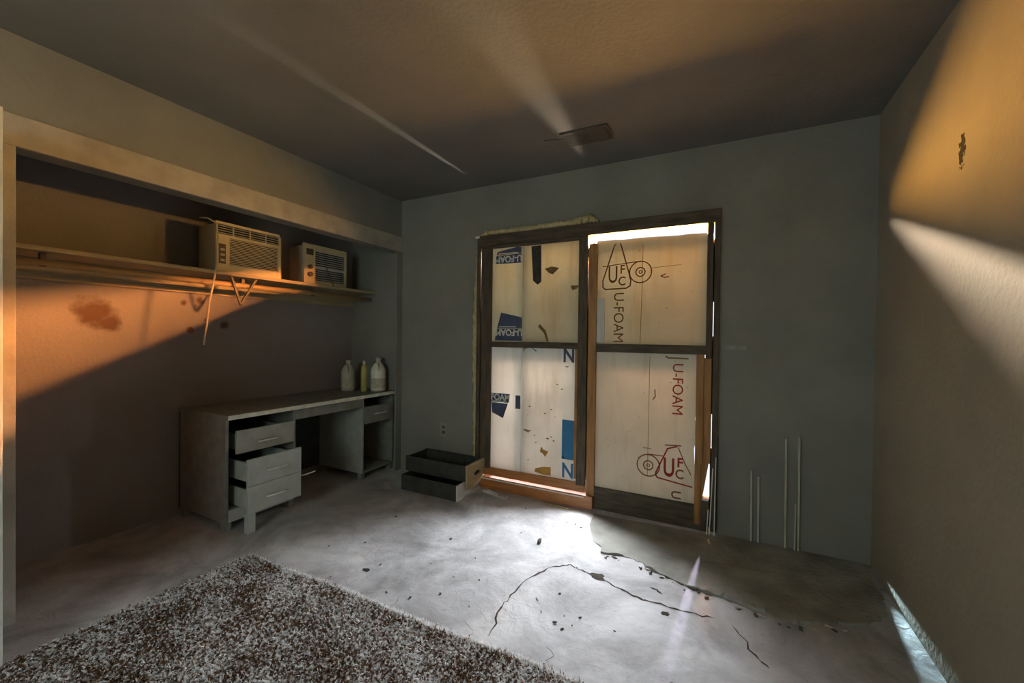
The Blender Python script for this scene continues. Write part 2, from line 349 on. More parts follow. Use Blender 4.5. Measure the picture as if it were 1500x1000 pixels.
dp('jamb_backing', 'dark_wood', (-.066, -.05, 2.93, yb + .01, .0, .52))
dp('jamb_backing', 'dark_wood', (-.066, -.05, 2.93, yb + .01, .74, 1.24))
dp('jamb_backing', 'dark_wood', (-.066, -.05, 2.93, yb + .01, 1.46, 1.86))
dp('stud', 'dark_wood', (-.930, -.8625, ya, yb, .16, 1.945))
dp('stud', 'wood', (-.8555, -.797, ya + .003, yb, .10, 1.885))
dp('stud_backing', 'dark_wood', (-.872, -.846, 2.925, yb + .012, .29, 1.132))
dp('stud_backing', 'dark_wood', (-.872, -.846, 2.925, yb + .012, 1.152, 1.55))
dp('batten', 'wood', (-.952, -.930, 2.850, 2.90, .20, 1.16))
dp('mid_rail', 'dark_rail', (-1.66, -.925, 2.848, yb, 1.137, 1.183))
dp('mid_rail', 'dark_rail', (-.80, -.095, 2.846, yb, 1.122, 1.180))
# narrow strip of daylight slot stays open above the right upper sheet
dp('slot_lip', 'wood', (-.80, -.095, 2.888, yb, 1.84, 1.885))
dp('slot_end_block', 'wood', (-.868, -.856, 2.86, 2.90, 1.80, 1.86))
# bottom
bs = MB().add([(x, y, z) for x in (-1.70, -.862) for y, z in ((2.835, .118), (2.855, .172), (yb, .180), (yb, .158), (2.86, .150))],
              [(0, 1, 2, 3, 4), (9, 8, 7, 6, 5)] + [(i, 5 + i, 5 + (i + 1) % 5, (i + 1) % 5) for i in range(5)]).build('bottom_rail', 'copper_wood', d1)
dp('sill', 'copper_wood', (OX0, -.80, 2.815, yb, .012, .104))
dp('sill_light_stop', 'copper_wood', (OX0, -.80, 2.925, yb, .10, .144))  # lip added to narrow the light gap under the door
dp('sill_strip', 'steel', (-1.70, -.86, 2.808, 2.816, .090, .097), bevel=0)
dp('kick_board', 'dark_rail', (-.80, -.10, 2.850, yb, .012, .168))
dp('stud', 'wood', (-.150, -.105, 2.845, yb, .43, 1.125))
dp('stud', 'wood', (-.105, -.062, 2.852, yb, .44, 1.10))
dp('stud', 'wood', (-.150, -.112, 2.845, yb, .05, .432))
MB().prism([(-.112, .20), (-.104, .215), (-.0705, .44), (-.112, .445)], 2.85, yb).build('wedge_board', 'wood', d1)
dp('wedge_board', 'dark_wood', (-.112, -.0655, 2.845, yb, .012, .205))
rnd = random.Random(3)
def panel(name, m, x0, x1, z0, z1, y0=2.868, th=.026, amp=.003, ragged=None):
    p = jag((x0, z0), (x1, z0), 8, amp, rnd) + jag((x1, z0), (x1, z1), 14, (ragged or amp), rnd) + jag((x1, z1), (x0, z1), 8, amp, rnd) + jag((x0, z1), (x0, z0), 14, amp, rnd)
    return MB().prism(p, y0, y0 + th).build(name, m, d1)
P1 = panel('foam_sheet', 'foam_cream', -1.668, -1.385, 1.175, 1.932)
P2 = panel('foam_sheet', 'foam_tan', -1.383, -.920, 1.175, 1.930, 2.872)
P3 = panel('foam_sheet', 'foam_white', -1.660, -1.389, .165, 1.145)
P4 = panel('foam_sheet', 'foam_white2', -1.385, -.940, .170, 1.148, 2.872, ragged=.006)
P5 = MB().prism(jag((-.802, 1.17), (-.09, 1.17), 8, .003, rnd) + jag((-.09, 1.17), (-.09, 1.888), 14, .003, rnd) + jag((-.09, 1.888), (-.802, 1.902), 12, .0025, rnd) + jag((-.802, 1.902), (-.802, 1.17), 14, .003, rnd), 2.866, 2.892).build('foam_sheet', 'foam_cream2', d1)
P6 = panel('foam_sheet', 'foam_grey', -.800, -.150, .160, 1.128, 2.866, ragged=.009)
panel('foam_strip', 'foam_white2', -.796, -.744, 1.19, 1.495, 2.856, .010)
MB().box(-.948, -.925, 2.88, 2.89, .18, 1.14).build('gap_backing', 'wood', d1)
MB().box(-1.41, -1.36, 2.8985, 2.908, .16, 1.93).build('joint_light_stop', 'dark_wood', d1)  # added behind the sheet joint to stop a line of light
def pt(o, label): o['label'] = label; return o
def blue_logo(parent, x, z, s, sgn, yf, wid=.20, cut=1.):
    """roof-shaped emblem with U-FOAM band; sgn 1 upright (roof pointing down), -1 turned round"""
    e = .0009
    band = MB().prism([(x - wid/2, z - .036), (x + wid/2, z - .036), (x + wid/2, z + .036), (x - wid/2, z + .036)], yf - .0006, yf).build('printed_band', 'blue', parent)
    k = -1 if sgn > 0 else 1
    pts = [(x - wid*.46, z + k*.043), (x + wid*.46, z + k*.043), (x + (wid*.46 if sgn < 0 else wid*.30), z + k*(.125 if sgn < 0 else .15)), (x + (-.03 if sgn < 0 else .06)*1, z + k*(.17 if sgn < 0 else .19)*s)] if sgn else None
    MB().prism(pts, yf - .0006, yf).build('printed_emblem', 'blue', parent)
    text('U-FOAM', .062, x, yf - .0008, z - .0, 0 if sgn > 0 else math.pi, 'white_print', parent, .0018, wid/.245)
    MB().box(x - wid*.4, x + wid*.4, yf - .0012, yf - .0005, z + k*.052, z + k*.058).build('printed_line', 'white_print', parent)
yf = 2.868 - .0005
# upper narrow sheet: two emblems turned round
e = MB().prism([(-1.632, 1.80), (-1.40, 1.795), (-1.40, 1.868), (-1.622, 1.862)], yf - .0006, yf).build('printed_band', 'blue', P1)
MB().prism([(-1.620, 1.868), (-1.40, 1.872), (-1.40, 1.915), (-1.43, 1.922), (-1.612, 1.893)], yf - .0006, yf).build('printed_emblem', 'blue', P1)
text('U-FOAM', .070, -1.515, yf - .0012, 1.833, math.pi, 'white_print', P1, .0022, .92)
MB().box(-1.60, -1.43, yf - .0012, yf - .0006, 1.874, 1.880).build('printed_line', 'white_print', P1)
MB().prism([(-1.628, 1.19), (-1.388, 1.19), (-1.388, 1.285), (-1.610, 1.285)], yf - .0006, yf).build('printed_band', 'blue', P1)
MB().prism([(-1.608, 1.290), (-1.388, 1.290), (-1.388, 1.372), (-1.573, 1.412)], yf - .0006, yf).build('printed_emblem', 'blue', P1)
text('U-FOAM', .070, -1.502, yf - .0012, 1.256, math.pi, 'white_print', P1, .0022, .90)
MB().box(-1.59, -1.44, yf - .0012, yf - .0006, 1.296, 1.302).build('printed_line', 'white_print', P1)
# lower narrow sheet: upright emblem
MB().prism([(-1.655, .700), (-1.497, .700), (-1.485, .770), (-1.655, .770)], yf - .0006, yf).build('printed_band', 'blue', P3)
MB().prism([(-1.652, .694), (-1.502, .694), (-1.545, .575), (-1.645, .615)], yf - .0006, yf).build('printed_emblem', 'blue', P3)
text('FOAM', .070, -1.570, yf - .0012, .737, 0, 'white_print', P3, .0022, .90)
MB().box(-1.645, -1.51, yf - .0012, yf - .0006, .706, .711).build('printed_line', 'white_print', P3)
MB().box(-1.436, -1.394, yf - .0006, yf, .660, .765).build('printed_block', 'blue', P3)
# wide left sheets
y2 = 2.872 - .0005
MB().prism([(-1.318, 1.915), (-1.235, 1.915), (-1.232, 1.64), (-1.262, 1.618), (-1.30, 1.65)], y2 - .0008, y2).build('dark_patch', 'dark_patch', P2)
MB().prism([(-1.255, 1.30), (-1.205, 1.25), (-1.18, 1.185), (-1.165, 1.19), (-1.19, 1.27), (-1.24, 1.32)], y2 - .0006, y2).build('stain', 'rust', P2)
MB().prism([(-1.205, 1.735), (-1.15, 1.75), (-1.09, 1.735), (-1.11, 1.715), (-1.14, 1.69), (-1.17, 1.70)], y2 - .0006, y2).build('stain', 'rust', P2)
MB().prism([(-1.00, 1.60), (-.935, 1.60), (-.95, 1.575), (-.985, 1.565)], y2 - .0006, y2).build('stain', 'rust', P2)
def nblock(z0, z1, par):
    MB().prism([(-1.045, z0), (-1.045, z1), (-1.02, z1), (-.985, z0 + .045), (-.985, z0), (-1.00, z0 + .03), (-1.02, z0 + .075*(z1 - z0)/.12), (-1.028, z0)], y2 - .0006, y2).build('printed_letter', 'bright_blue', par)
text('N', .145, -1.005, y2 - .0006, 1.085, 0, 'blue', P4, .004, .82)
text('N', .150, -1.003, y2 - .0006, .238, 0, 'bright_blue', P4, .004, .82)
MB().box(-1.050, -.958, y2 - .0006, y2, .325, .615).build('printed_block', 'bright_blue', P4)
MB().prism([(-1.215, .395), (-1.198, .372), (-1.157, .362), (-1.182, .318), (-1.205, .345), (-1.225, .350)], y2 - .0006, y2).build('torn_patch', 'kraft', P4)
MB().prism([(-1.27, .195), (-1.26, .222), (-1.20, .240), (-1.135, .248), (-1.135, .185), (-1.2, .182)], y2 - .0006, y2).build('torn_patch', 'kraft', P4)
for i in range(16):
    x = rnd.uniform(-1.34, -1.0); z = rnd.choice([rnd.uniform(.4, .75), rnd.uniform(.2, 1.05)]); r = rnd.uniform(.005, .014)
    MB().prism([(x + r*rnd.uniform(.4, 1.3)*math.cos(t), z + .6*r*rnd.uniform(.4, 1.2)*math.sin(t)) for t in [k*1.05 for k in range(6)]], y2 - .0006, y2).build('scuff', 'rust', P4)
MB().prism([(-1.378, 1.10), (-1.36, 1.13), (-1.31, 1.142), (-1.27, 1.11), (-1.262, 1.115), (-1.31, 1.148), (-1.37, 1.146)], y2 - .0006, y2).build('scuff', 'rust', P4)
MB().prism([(-1.372, .50), (-1.35, .512), (-1.31, .50), (-1.325, .485), (-1.345, .495)], y2 - .0006, y2).build('scuff', 'rust', P4)
# right sheets: flask emblems, rings, vertical lettering
yr = 2.866 - .0005; ys0, ys1 = yr - .0006, yr
def emblem(par, pts, cx, cz, m1, m2, tail, wd=.009):
    mb = MB(); stroke(mb, pts, wd, ys0, ys1); stroke(mb, tail, wd*.7, ys0, ys1); mb.build('printed_flask', m1, par)
    mb = MB(); ring(mb, cx, cz, .072, .008, ys0, ys1); ring(mb, cx, cz, .030, .008, ys0, ys1, 20); ring(mb, cx, cz, .010, .006, ys0, ys1, 10); mb.build('printed_rings', m2, par)
emblem(P5, [(-.672, 1.872), (-.682, 1.86), (-.760, 1.62), (-.758, 1.575), (-.742, 1.560), (-.600, 1.562), (-.572, 1.578), (-.568, 1.612), (-.578, 1.655), (-.640, 1.872)],
       -.505, 1.668, 'brown_print', 'brown_print', [(-.76, 1.72), (-.505, 1.741)])
text('U', .165, -.690, yr - .0006, 1.655, 0, 'brown_print', P5, .001, .62)
text('F', .085, -.625, yr - .0006, 1.690, 0, 'brown_print', P5, .001, .9)
text('C', .085, -.627, yr - .0006, 1.610, 0, 'brown_print', P5, .001, .9)
text('U-FOAM', .098, -.650, yr - .0006, 1.362, -math.pi/2, 'brown_print', P5, .0, .95)
text('<-', .06, -.35, yr - .0006, 1.63, 0, 'brown_print', P5, .0016)
mb = MB(); stroke(mb, [(-.49, 1.85), (-.492, 1.60), (-.50, 1.185)], .003, ys0, ys1); stroke(mb, [(-.44, 1.69), (-.25, 1.70)], .003, ys0, ys1); mb.build('pencil_line', 'rust', P5)
emblem(P6, [(-.258, .520), (-.315, .500), (-.385, .335), (-.388, .318), (-.376, .300), (-.165, .272)], -.435, .372, 'red', 'brown_print', [(-.44, .447), (-.345, .447)])
mb = MB(); stroke(mb, [(-.330, .522), (-.235, .528)], .008, ys0, ys1); stroke(mb, [(-.250, .515), (-.205, .41), (-.172, .350)], .006, ys0, ys1); mb.build('printed_flask', 'brown_print', P6)
text('U', .170, -.305, yr - .0006, .372, 0, 'red', P6, .0035, .62)
text('F', .085, -.238, yr - .0006, .415, 0, 'red', P6, .0022, .95)
text('C', .085, -.240, yr - .0006, .340, 0, 'brown_print', P6, .0015, .9)
text('U-FOAM', .092, -.262, yr - .0006, .893, -math.pi/2, 'red', P6, .0, .98)
text('U', .080, -.262, yr - .0006, .205, -math.pi/2, 'brown_print', P6, .0015, .98)
mb = MB(); stroke(mb, [(-.435, 1.10), (-.437, .70), (-.44, .30)], .003, ys0, ys1); stroke(mb, [(-.47, .485), (-.42, .487)], .004, ys0, ys1); mb.build('pencil_line', 'rust', P6)
mb = MB(); stroke(mb, [(-.400, .88), (-.397, .835), (-.412, .815)], .007, ys0, ys1); stroke(mb, [(-.335, 1.105), (-.32, 1.095), (-.20, 1.093)], .010, ys0, ys1); mb.build('scuff', 'rust', P6)
# spray foam squeezed out of the wall joint
def bead(pts, rs, name='spray_foam_bead'):
    P = [Vector(p) for p in pts]; out = []; rr = []
    n = 90
    for i in range(n + 1):
        t = i/n*(len(P) - 1); k = min(int(t), len(P) - 2); u = t - k
        q = P[k].lerp(P[k + 1], u); r = rs[k]*(1 - u) + rs[k + 1]*u
        out.append(q + Vector((rnd.uniform(-.004, .004), rnd.uniform(-.003, .003), rnd.uniform(-.004, .004)))); rr.append(r*rnd.uniform(.7, 1.3))
    return MB().tube(out, 1, 9, rr).build(name, 'spray', d1, smooth=True)
bead([(-1.797, 2.868, .19), (-1.803, 2.868, .6), (-1.812, 2.868, 1.1), (-1.806, 2.868, 1.6), (-1.797, 2.866, 1.80), (-1.793, 2.866, 2.02)], [.016, .020, .024, .018, .010, .007])
bead([(-1.79, 2.866, 2.03), (-1.70, 2.864, 2.052), (-1.40, 2.864, 2.052), (-1.0, 2.864, 2.055), (-.86, 2.866, 2.070), (-.80, 2.868, 2.045)], [.008, .022, .024, .022, .032, .010])
MB().box(-1.80, -1.762, 2.835, 2.840, 2.012, 2.028).build('bent_tab', 'steel', d1)
dp('edge_bead', 'trim', (OX1, OX1 + .006, 2.868, D, .62, 2.02), bevel=0)

# ------------------------------------------------------------------ floor: torn sheet, cracks
rnd = random.Random(11)
edge = [(-.60, 2.30), (-.43, 2.33), (-.30, 2.25), (-.12, 2.19), (.02, 2.175), (.15, 2.14), (.30, 2.125), (.42, 2.19), (.57, 2.265), (.67, 2.38), (.70, 2.60)]
poly = []
for a, b in zip(edge[:-1], edge[1:]): poly += jag(a, b, 6, .010, rnd)
inner = [(x + rnd.uniform(-.01, .01), y + .035 + rnd.uniform(0, .03)) for x, y in poly]
n = len(poly); vs = []; fs = []
lift = [max(0, .004 + .012*rnd.random()*rnd.random() + .006*math.sin(i*.7)) for i in range(n)]
taper = [min(1, (n - 1 - i)/14) for i in range(n)]
vs += [(x, y, .001 + (.001 + lift[i])*taper[i]) for i, (x, y) in enumerate(poly)] + [(x, y, .001 + .005*taper[i]) for i, (x, y) in enumerate(inner)] + [(x, y, 0.0005) for x, y in poly]
back = [(.71, 2.875), (-.02, 2.875), (-.02, 2.84), (-.78, 2.80), (-.76, 2.62), (-.68, 2.42)]  # left outline follows the shadow at the foot of the door
vs += [(x, y, .005) for x, y in back[:3]] + [(x, y, .0007) for x, y in back[3:]]
fs += [(i, i + 1, n + i + 1, n + i) for i in range(n - 1)] + [(2*n + i, 2*n + i + 1, i + 1, i) for i in range(n - 1)]
fs += [tuple(range(n, 2*n)) + tuple(range(3*n, 3*n + 6))]
MB().add(vs, fs).build('torn_floor_sheet', 'torn', fl)
def crack(pts, wd, name='floor_crack'):
    L = []; R = []
    pp = []
    for a, b in zip(pts[:-1], pts[1:]): pp += jag(a, b, 5, .009, rnd)
    pp.append(pts[-1])
    for i, p in enumerate(pp):
        a = Vector(pp[max(0, i - 1)]); b = Vector(pp[min(len(pp) - 1, i + 1)]); d = (b - a).normalized()
        k = wd*rnd.uniform(.3, 1.2)*(.2 if i in (0, len(pp) - 1) else 1)
        L.append((p[0] - d.y*k, p[1] + d.x*k)); R.append((p[0] + d.y*k, p[1] - d.x*k))
    m = len(pp); mb = MB().add([(x, y, .0012) for x, y in L + R], [(i, i + 1, m + i + 1, m + i) for i in range(m - 1)])
    return mb.build(name, 'crack', fl)
crack([(-.83, 1.44), (-.87, 1.62), (-.875, 1.72), (-.85, 1.90), (-.79, 2.04), (-.72, 2.10), (-.64, 2.085), (-.56, 2.065)], .005)
crack([(-.55, 2.06), (-.45, 2.02), (-.36, 1.99), (-.29, 1.985), (-.15, 1.985), (-.02, 2.0)], .006)
crack([(-.32, 2.27), (-.25, 2.24), (-.16, 2.20), (-.08, 2.17)], .012)
crack([(-.30, 2.10), (-.24, 2.07)], .008)
crack([(.05, 1.99), (.13, 1.84), (.17, 1.79)], .004)
crack([(-.15, 1.55), (-.02, 1.53)], .004)
def blob(x, y, r, name, m):
    p = [(x + r*rnd.uniform(.6, 1.3)*math.cos(t), y + .7*r*rnd.uniform(.6, 1.3)*math.sin(t)) for t in [k*.52 for k in range(12)]]
    MB().slab(p, .0006, .0020).build(name, m, fl)
blob(-.555, 2.07, .042, 'floor_pit', 'crack'); blob(-.21, 1.93, .02, 'floor_pit', 'crack'); blob(-1.63, 1.55, .02, 'floor_pit', 'crack')

# ------------------------------------------------------------------ closet: shelf, rod, brackets
sh = thing('closet_shelf', 'wooden closet shelf carrying two air conditioners above the desk', 'shelf', (-3.09, 1.6, 1.605))
MB().box(XC + .001, -2.93, .401, D - .001, 1.605, 1.628).build('shelf_board', 'shelf', sh, bevel=.003)
MB().box(XC + .001, XC + .022, .401, D - .001, 1.490, 1.605).build('cleat', 'shelf', sh, bevel=.003)
MB().tube([(-3.0, .402, 1.555), (-3.0, 1.6, 1.552), (-3.0, D - .002, 1.555)], .0175, 12).build('rod', 'rod', sh, smooth=True)
for y in (.75, 1.70, 2.25):
    MB().box(-3.012, -2.988, y - .012, y + .012, 1.535, 1.605).build('rod_hook', 'knob', sh, bevel=.003)
mb = MB().bar((-2.975, 1.615, 1.605), (-2.975, 1.675, 1.418), .012, .012).bar((-2.975, 1.675, 1.418), (-2.975, 1.78, 1.605), .012, .012)
mb.build('bracket', 'knob', sh)

def aircon(x, y0, y1, z0, z1, label, kind):
    t = thing('air_conditioner', label, 'air conditioner', (x - .11, (y0 + y1)/2, z0))
    body = 'ac' if kind == 1 else 'ac2'
    MB().box(x - .235, x - .022, y0 + .012, y1 - .012, z0, z1 - .012).build('casing', body, t, bevel=.006)
    h = z1 - z0; wd = y1 - y0
    if kind == 1:
        gy0, gy1, gz0, gz1 = y0 + .085, y1 - .020, z0 + .052, z0 + .232
        vz0, vz1 = z0 + .252, z1 - .018
        fr = MB()
        fr.box(x - .022, x, y0, gy0, z0, vz0 - .002).box(x - .022, x, gy1, y1, z0, vz0 - .002).box(x - .022, x, gy0, gy1, z0, gz0).box(x - .022, x, gy0, gy1, gz1, vz0 - .002)
        fr.box(x - .022, x - .002, y0, y0 + .012, vz0 - .002, z1).box(x - .022, x - .002, y1 - .012, y1, vz0 - .002, z1 - .02).box(x - .022, x, y0 + .012, y1 - .012, vz1, z1)
        fr.build('front_frame', body, t)
        MB().box(x - .0215, x - .016, gy0, gy1, gz0, gz1).box(x - .0215, x - .018, y0 + .012, y1 - .012, vz0, vz1).build('grille_recess', 'black', t)
        for i in range(16):
            z = gz0 + (i + .5)*(gz1 - gz0)/16
            MB().bar((x - .008, gy0, z), (x - .008, gy1, z), .008, .0048, (.2, 0, 1)).build('slat', body, t)
        for i in range(4):
            z = vz0 + (i + .5)*(vz1 - vz0)/4
            MB().bar((x - .010, y0 + .012, z), (x - .010, y1 - .012, z), .010, .0035, (.45, 0, 1)).build('vent_slat', 'ac2', t)
        for i in range(1, 4):
            y = y0 + wd*i/4; MB().box(x - .014, x - .003, y - .003, y + .003, vz0, vz1).build('vent_divider', body, t)
        cp = MB().box(x, x + .003, y0 + .018, y0 + .060, z0 + .055, z0 + .185).build('control_panel', 'knob', t)
        MB().box(x, x + .004, y0 + .02, y1 - .03, z0 + .012, z0 + .018).build('lower_lip', body, t)
        for k in (0, 1, 2): MB().box(x + .003, x + .006, y0 + .026, y0 + .052, z0 + .07 + k*.035, z0 + .085 + k*.035).build('button', 'ac2', cp)
    else:
        fr = MB().box(x - .022, x, y0, y0 + .105, z0, z1).box(x - .022, x, y0 + .105, y1, z0, z0 + .045).box(x - .022, x, y1 - .016, y1, z0 + .045, z1).box(x - .022, x, y0 + .105, y1 - .016, z1 - .05, z1)
        fr.build('front_frame', 'ac', t)
        MB().box(x - .0215, x - .016, y0 + .105, y1 - .016, z0 + .045, z1 - .05).build('grille_recess', 'black', t)
        for i in range(15):
            a = z0 + .04 + i*.018
            MB().bar((x - .008, y0 + .11, a - .0), (x - .008, y1 - .02, a + .0), .013, .0045, (.6, 0, 1)).build('slat', 'slat_light', t)
        MB().box(x - .004, x + .004, y0 + .105, y1 - .01, z0 + .145, z0 + .165).build('grille_bar', 'slat_light', t)
        for z, r in ((z0 + .09, .020), (z0 + .15, .018), (z0 + .275, .018)):
            MB().tube([(x, y0 + .05, z), (x + .02, y0 + .05, z)], r, 14).build('knob', 'knob', t)
        MB().box(x, x + .002, y0 + .02, y0 + .085, z0 + .25, z0 + .30).build('label_plate', 'knob', t)
    return t
aircon(-2.97, 1.515, 1.962, 1.628, 1.960, 'yellowed window air conditioner with horizontal slats on the closet shelf, hung with a cord', 1)
aircon(-3.05, 2.212, 2.636, 1.628, 1.968, 'smaller air conditioner with three knobs and pale louvres on the closet shelf', 2)
t = MB().tube([(-2.985, 1.428, 1.955), (-2.945, 1.455, 1.955), (-2.930, 1.495, 1.93), (-2.928, 1.505, 1.85), (-2.925, 1.497, 1.66), (-2.922, 1.48, 1.56), (-2.922, 1.456, 1.427), (-2.922, 1.440, 1.28), (-2.924, 1.424, 1.144)], .0058, 7).build('power_cord', 'cord', smooth=True)
tag(t, 'tan cord hanging down past the shelf from the yellowed air conditioner', 'cord')
t = MB().tube([(-2.960, 2.345, 1.790), (-2.945, 2.375, 1.70), (-2.930, 2.40, 1.6285)], .0045, 6).build('thin_stick', 'knob')
tag(t, 'thin crooked stick leaning on the smaller air conditioner with three knobs', 'stick')

# ------------------------------------------------------------------ desk in the closet
dk = thing('desk', 'grey laminate desk standing in the closet with its lower drawers pulled out', 'desk', (-2.95, 2.15, 0))
DX = -2.672; y0, y1 = 1.432, 2.872
dt = MB().box(-3.235, DX + .006, y0, y1, .690, .716).build('desktop', 'desk', dk, bevel=.002)
MB().box(DX + .006, DX + .016, y0, y1, .690, .717).build('edge_band', 'desk_edge', dt, bevel=.002)
MB().box(-2.70, -2.685, y0 + .46, y1 - .37, .615, .690).build('apron', 'desk', dk)
MB().box(-3.22, -2.69, y0, y0 + .018, .05, .690).build('side_panel', 'desk', dk, bevel=.002)
MB().box(-3.22, -2.69, y0 + .445, y0 + .463, .05, .690).build('side_panel', 'desk', dk, bevel=.002)
MB().box(-3.22, -2.690, y0 + .018, y0 + .445, .052, .128).build('bottom_shelf', 'inside', dk, bevel=.002)
MB().box(-3.235, -3.222, y0, y1, .05, .690).build('back_panel', 'box_dark', dk)
for a in (y0, y0 + .42): MB().box(-3.2, -3.16, a, a + .04, 0, .05).build('foot', 'desk', dk)
for a in (y0, y0 + .42): MB().box(-2.74, -2.70, a, a + .04, 0, .05).build('foot', 'desk', dk)
def drawer(x, a, b, z0, z1, depth, hz=None, m='drawer'):
    o = MB().box(x - .018, x, a, b, z0, z1).build('drawer', m, dk, bevel=.002)
    if depth: MB().box(x - depth, x - .018, a + .02, a + .032, z0 + .02, z1 - .03).box(x - depth, x - .018, b - .032, b - .02, z0 + .02, z1 - .03).box(x - depth, x - .018, a + .032, b - .032, z0 + .02, z0 + .03).build('drawer_box', 'inside', o)
    hz = (z0 + z1)/2 if hz is None else hz; c = (a + b)/2
    h = MB().tube([(x, c - .065, hz - .004), (x + .018, c - .060, hz), (x + .022, c - .045, hz), (x + .022, c + .045, hz), (x + .018, c + .060, hz), (x, c + .065, hz - .004)], .005, 8).build('handle', 'steel', o, smooth=True)
    return o
drawer(-2.672, 1.487, 1.872, .468, .612, .40, .525)
dl = drawer(-2.545, 1.482, 1.836, .288, .452, .45, .365, 'inside')
drawer(-2.545, 1.482, 1.836, .122, .286, .45, .20, 'inside')
MB().box(-2.585, -2.545, 1.484, 1.530, 0, .122).build('leg', 'inside', dk, bevel=.002)
MB().box(-2.60, -2.556, 1.49, 1.53, .055, .058).build('leg_band', 'desk', dk)
MB().tube([(-2.57, 1.834, .248), (-2.555, 1.88, .250), (-2.555, 1.953, .254)], .004, 6).build('slide_rail', 'steel', dk)
MB().box(-3.22, -2.69, 2.500, 2.518, .05, .690).build('side_panel', 'drawer', dk, bevel=.002)
MB().box(-3.22, -2.69, 2.852, 2.870, .05, .690).build('side_panel', 'desk', dk, bevel=.002)
MB().box(-3.22, -2.69, 2.518, 2.852, .05, .07).build('bottom_shelf', 'desk', dk)
for a in (2.50, 2.83): MB().box(-2.74, -2.70, a, a + .035, 0, .05).build('foot', 'desk', dk)
for a in (2.50, 2.83): MB().box(-3.2, -3.16, a, a + .035, 0, .05).build('foot', 'desk', dk)
drawer(-2.672, 2.520, 2.850, .468, .612, .40, .545, 'desk')

# jugs on the desk
def jug(x, y, h, r, label, m, sy=1.):
    t = thing('plastic_jug', label, 'jug', (x, y, .7165))
    b = MB().lathe([(r*.92, 0), (r, .012), (r, h*.42), (r*.96, h*.45), (r, h*.48), (r, h*.60), (r*.93, h*.68), (r*.62, h*.80), (r*.30, h*.87), (r*.28, h*.93)], (x, y, .7165), 22).build('body', m, t, smooth=True)
    MB().lathe([(r*.34, h*.915), (r*.36, h*.925), (r*.36, h*.99), (r*.32, h)], (x, y, .7165), 14).build('cap', 'cap', t)
    MB().tube([(x + .2*r, y - .45*r, .7165 + h*.84), (x + .55*r, y - .75*r, .7165 + h*.82), (x + .72*r, y - .78*r, .7165 + h*.72), (x + .68*r, y - .72*r, .7165 + h*.62)], .008, 8).build('handle', m, t, smooth=True)
    MB().lathe([(r*1.008, h*.10), (r*1.012, h*.11), (r*1.012, h*.38), (r*1.008, h*.39)], (x, y, .7165), 22).build('label', 'jug_label', t)
    return t
jug(-2.79, 2.775, .300, .066, 'milky plastic jug with cap on the desk, the tallest by the corner', 'jug')
jug(-3.02, 2.640, .275, .060, 'dim dusty plastic jug at the back of the desk behind the yellow bottle', 'ac2')
t = thing('yellow_bottle', 'slim yellowed bottle standing between two jugs on the desk', 'bottle', (-2.85, 2.665, .7165))
MB().lathe([(.024, 0), (.027, .008), (.027, .20), (.024, .222), (.012, .238), (.011, .25)], (-2.85, 2.665, .7165), 16).build('body', 'yellow', t, smooth=True)
MB().lathe([(.014, .246), (.014, .272), (.012, .275)], (-2.85, 2.665, .7165), 12).build('cap', 'cap', t)

# ------------------------------------------------------------------ boxes on the floor by the door
t = thing('wooden_box', 'low open box on the floor, shaded sides painted dark and lit end pale, under a loose drawer', 'box', (-1.98, 2.67, 0))
bx0, bx1, by0, by1 = -2.26, -1.722, 2.505, 2.86
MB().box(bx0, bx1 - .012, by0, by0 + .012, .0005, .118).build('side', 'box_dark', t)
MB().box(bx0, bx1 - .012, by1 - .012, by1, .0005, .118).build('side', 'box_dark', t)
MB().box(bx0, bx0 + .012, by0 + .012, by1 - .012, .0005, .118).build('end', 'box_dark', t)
MB().box(bx1 - .012, bx1, by0, by1, .0005, .118).build('end', 'box_lit_end', t)['label'] = 'board end painted pale as lit'
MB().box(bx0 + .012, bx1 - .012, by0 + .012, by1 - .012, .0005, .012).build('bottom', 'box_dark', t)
t = thing('loose_drawer', 'loose desk drawer with a tan front and oval finger hole, resting on a low box', 'drawer', (-2.0, 2.73, .119))
dx0, dx1, dy0, dy1 = -2.30, -1.714, 2.600, 2.862
MB().box(dx0, dx1, dy0, dy0 + .012, .119, .238).build('side', 'box_dark', t)
MB().box(dx0, dx1, dy1 - .012, dy1, .119, .238).build('side', 'box_dark', t)
MB().box(dx0, dx0 + .012, dy0 + .012, dy1 - .012, .119, .232).build('back', 'box_dark', t)
MB().box(dx0 + .012, dx1, dy0 + .012, dy1 - .012, .119, .127).build('bottom', 'box_dark', t)
# front with an oval finger hole
n = 24; cy, cz = 2.742, .155; fx0, fx1 = dx1, dx1 + .016; fy0, fy1, fz0, fz1 = 2.598, 2.866, .062, .243
inn = [(cy + .048*math.cos(2*math.pi*k/n), cz + .018*math.sin(2*math.pi*k/n) + .25*(.048*math.cos(2*math.pi*k/n))*0) for k in range(n)]
out = []
for k in range(n):
    c, s_ = math.cos(2*math.pi*k/n), math.sin(2*math.pi*k/n); q = max(abs(c), abs(s_))
    out.append(((fy0 + fy1)/2 + c/q*(fy1 - fy0)/2, (fz0 + fz1)/2 + s_/q*(fz1 - fz0)/2))
vs = [(x, *p) for x in (fx0, fx1) for ringp in (inn, out) for p in ringp]; fs = []
for k in range(n):
    j = (k + 1) % n
    fs += [(k, j, n + j, n + k), (2*n + k, 3*n + k, 3*n + j, 2*n + j), (k, 2*n + k, 2*n + j, j), (n + k, n + j, 3*n + j, 3*n + k)]
MB().add(vs, fs).build('front_panel', 'panel_tan', t)

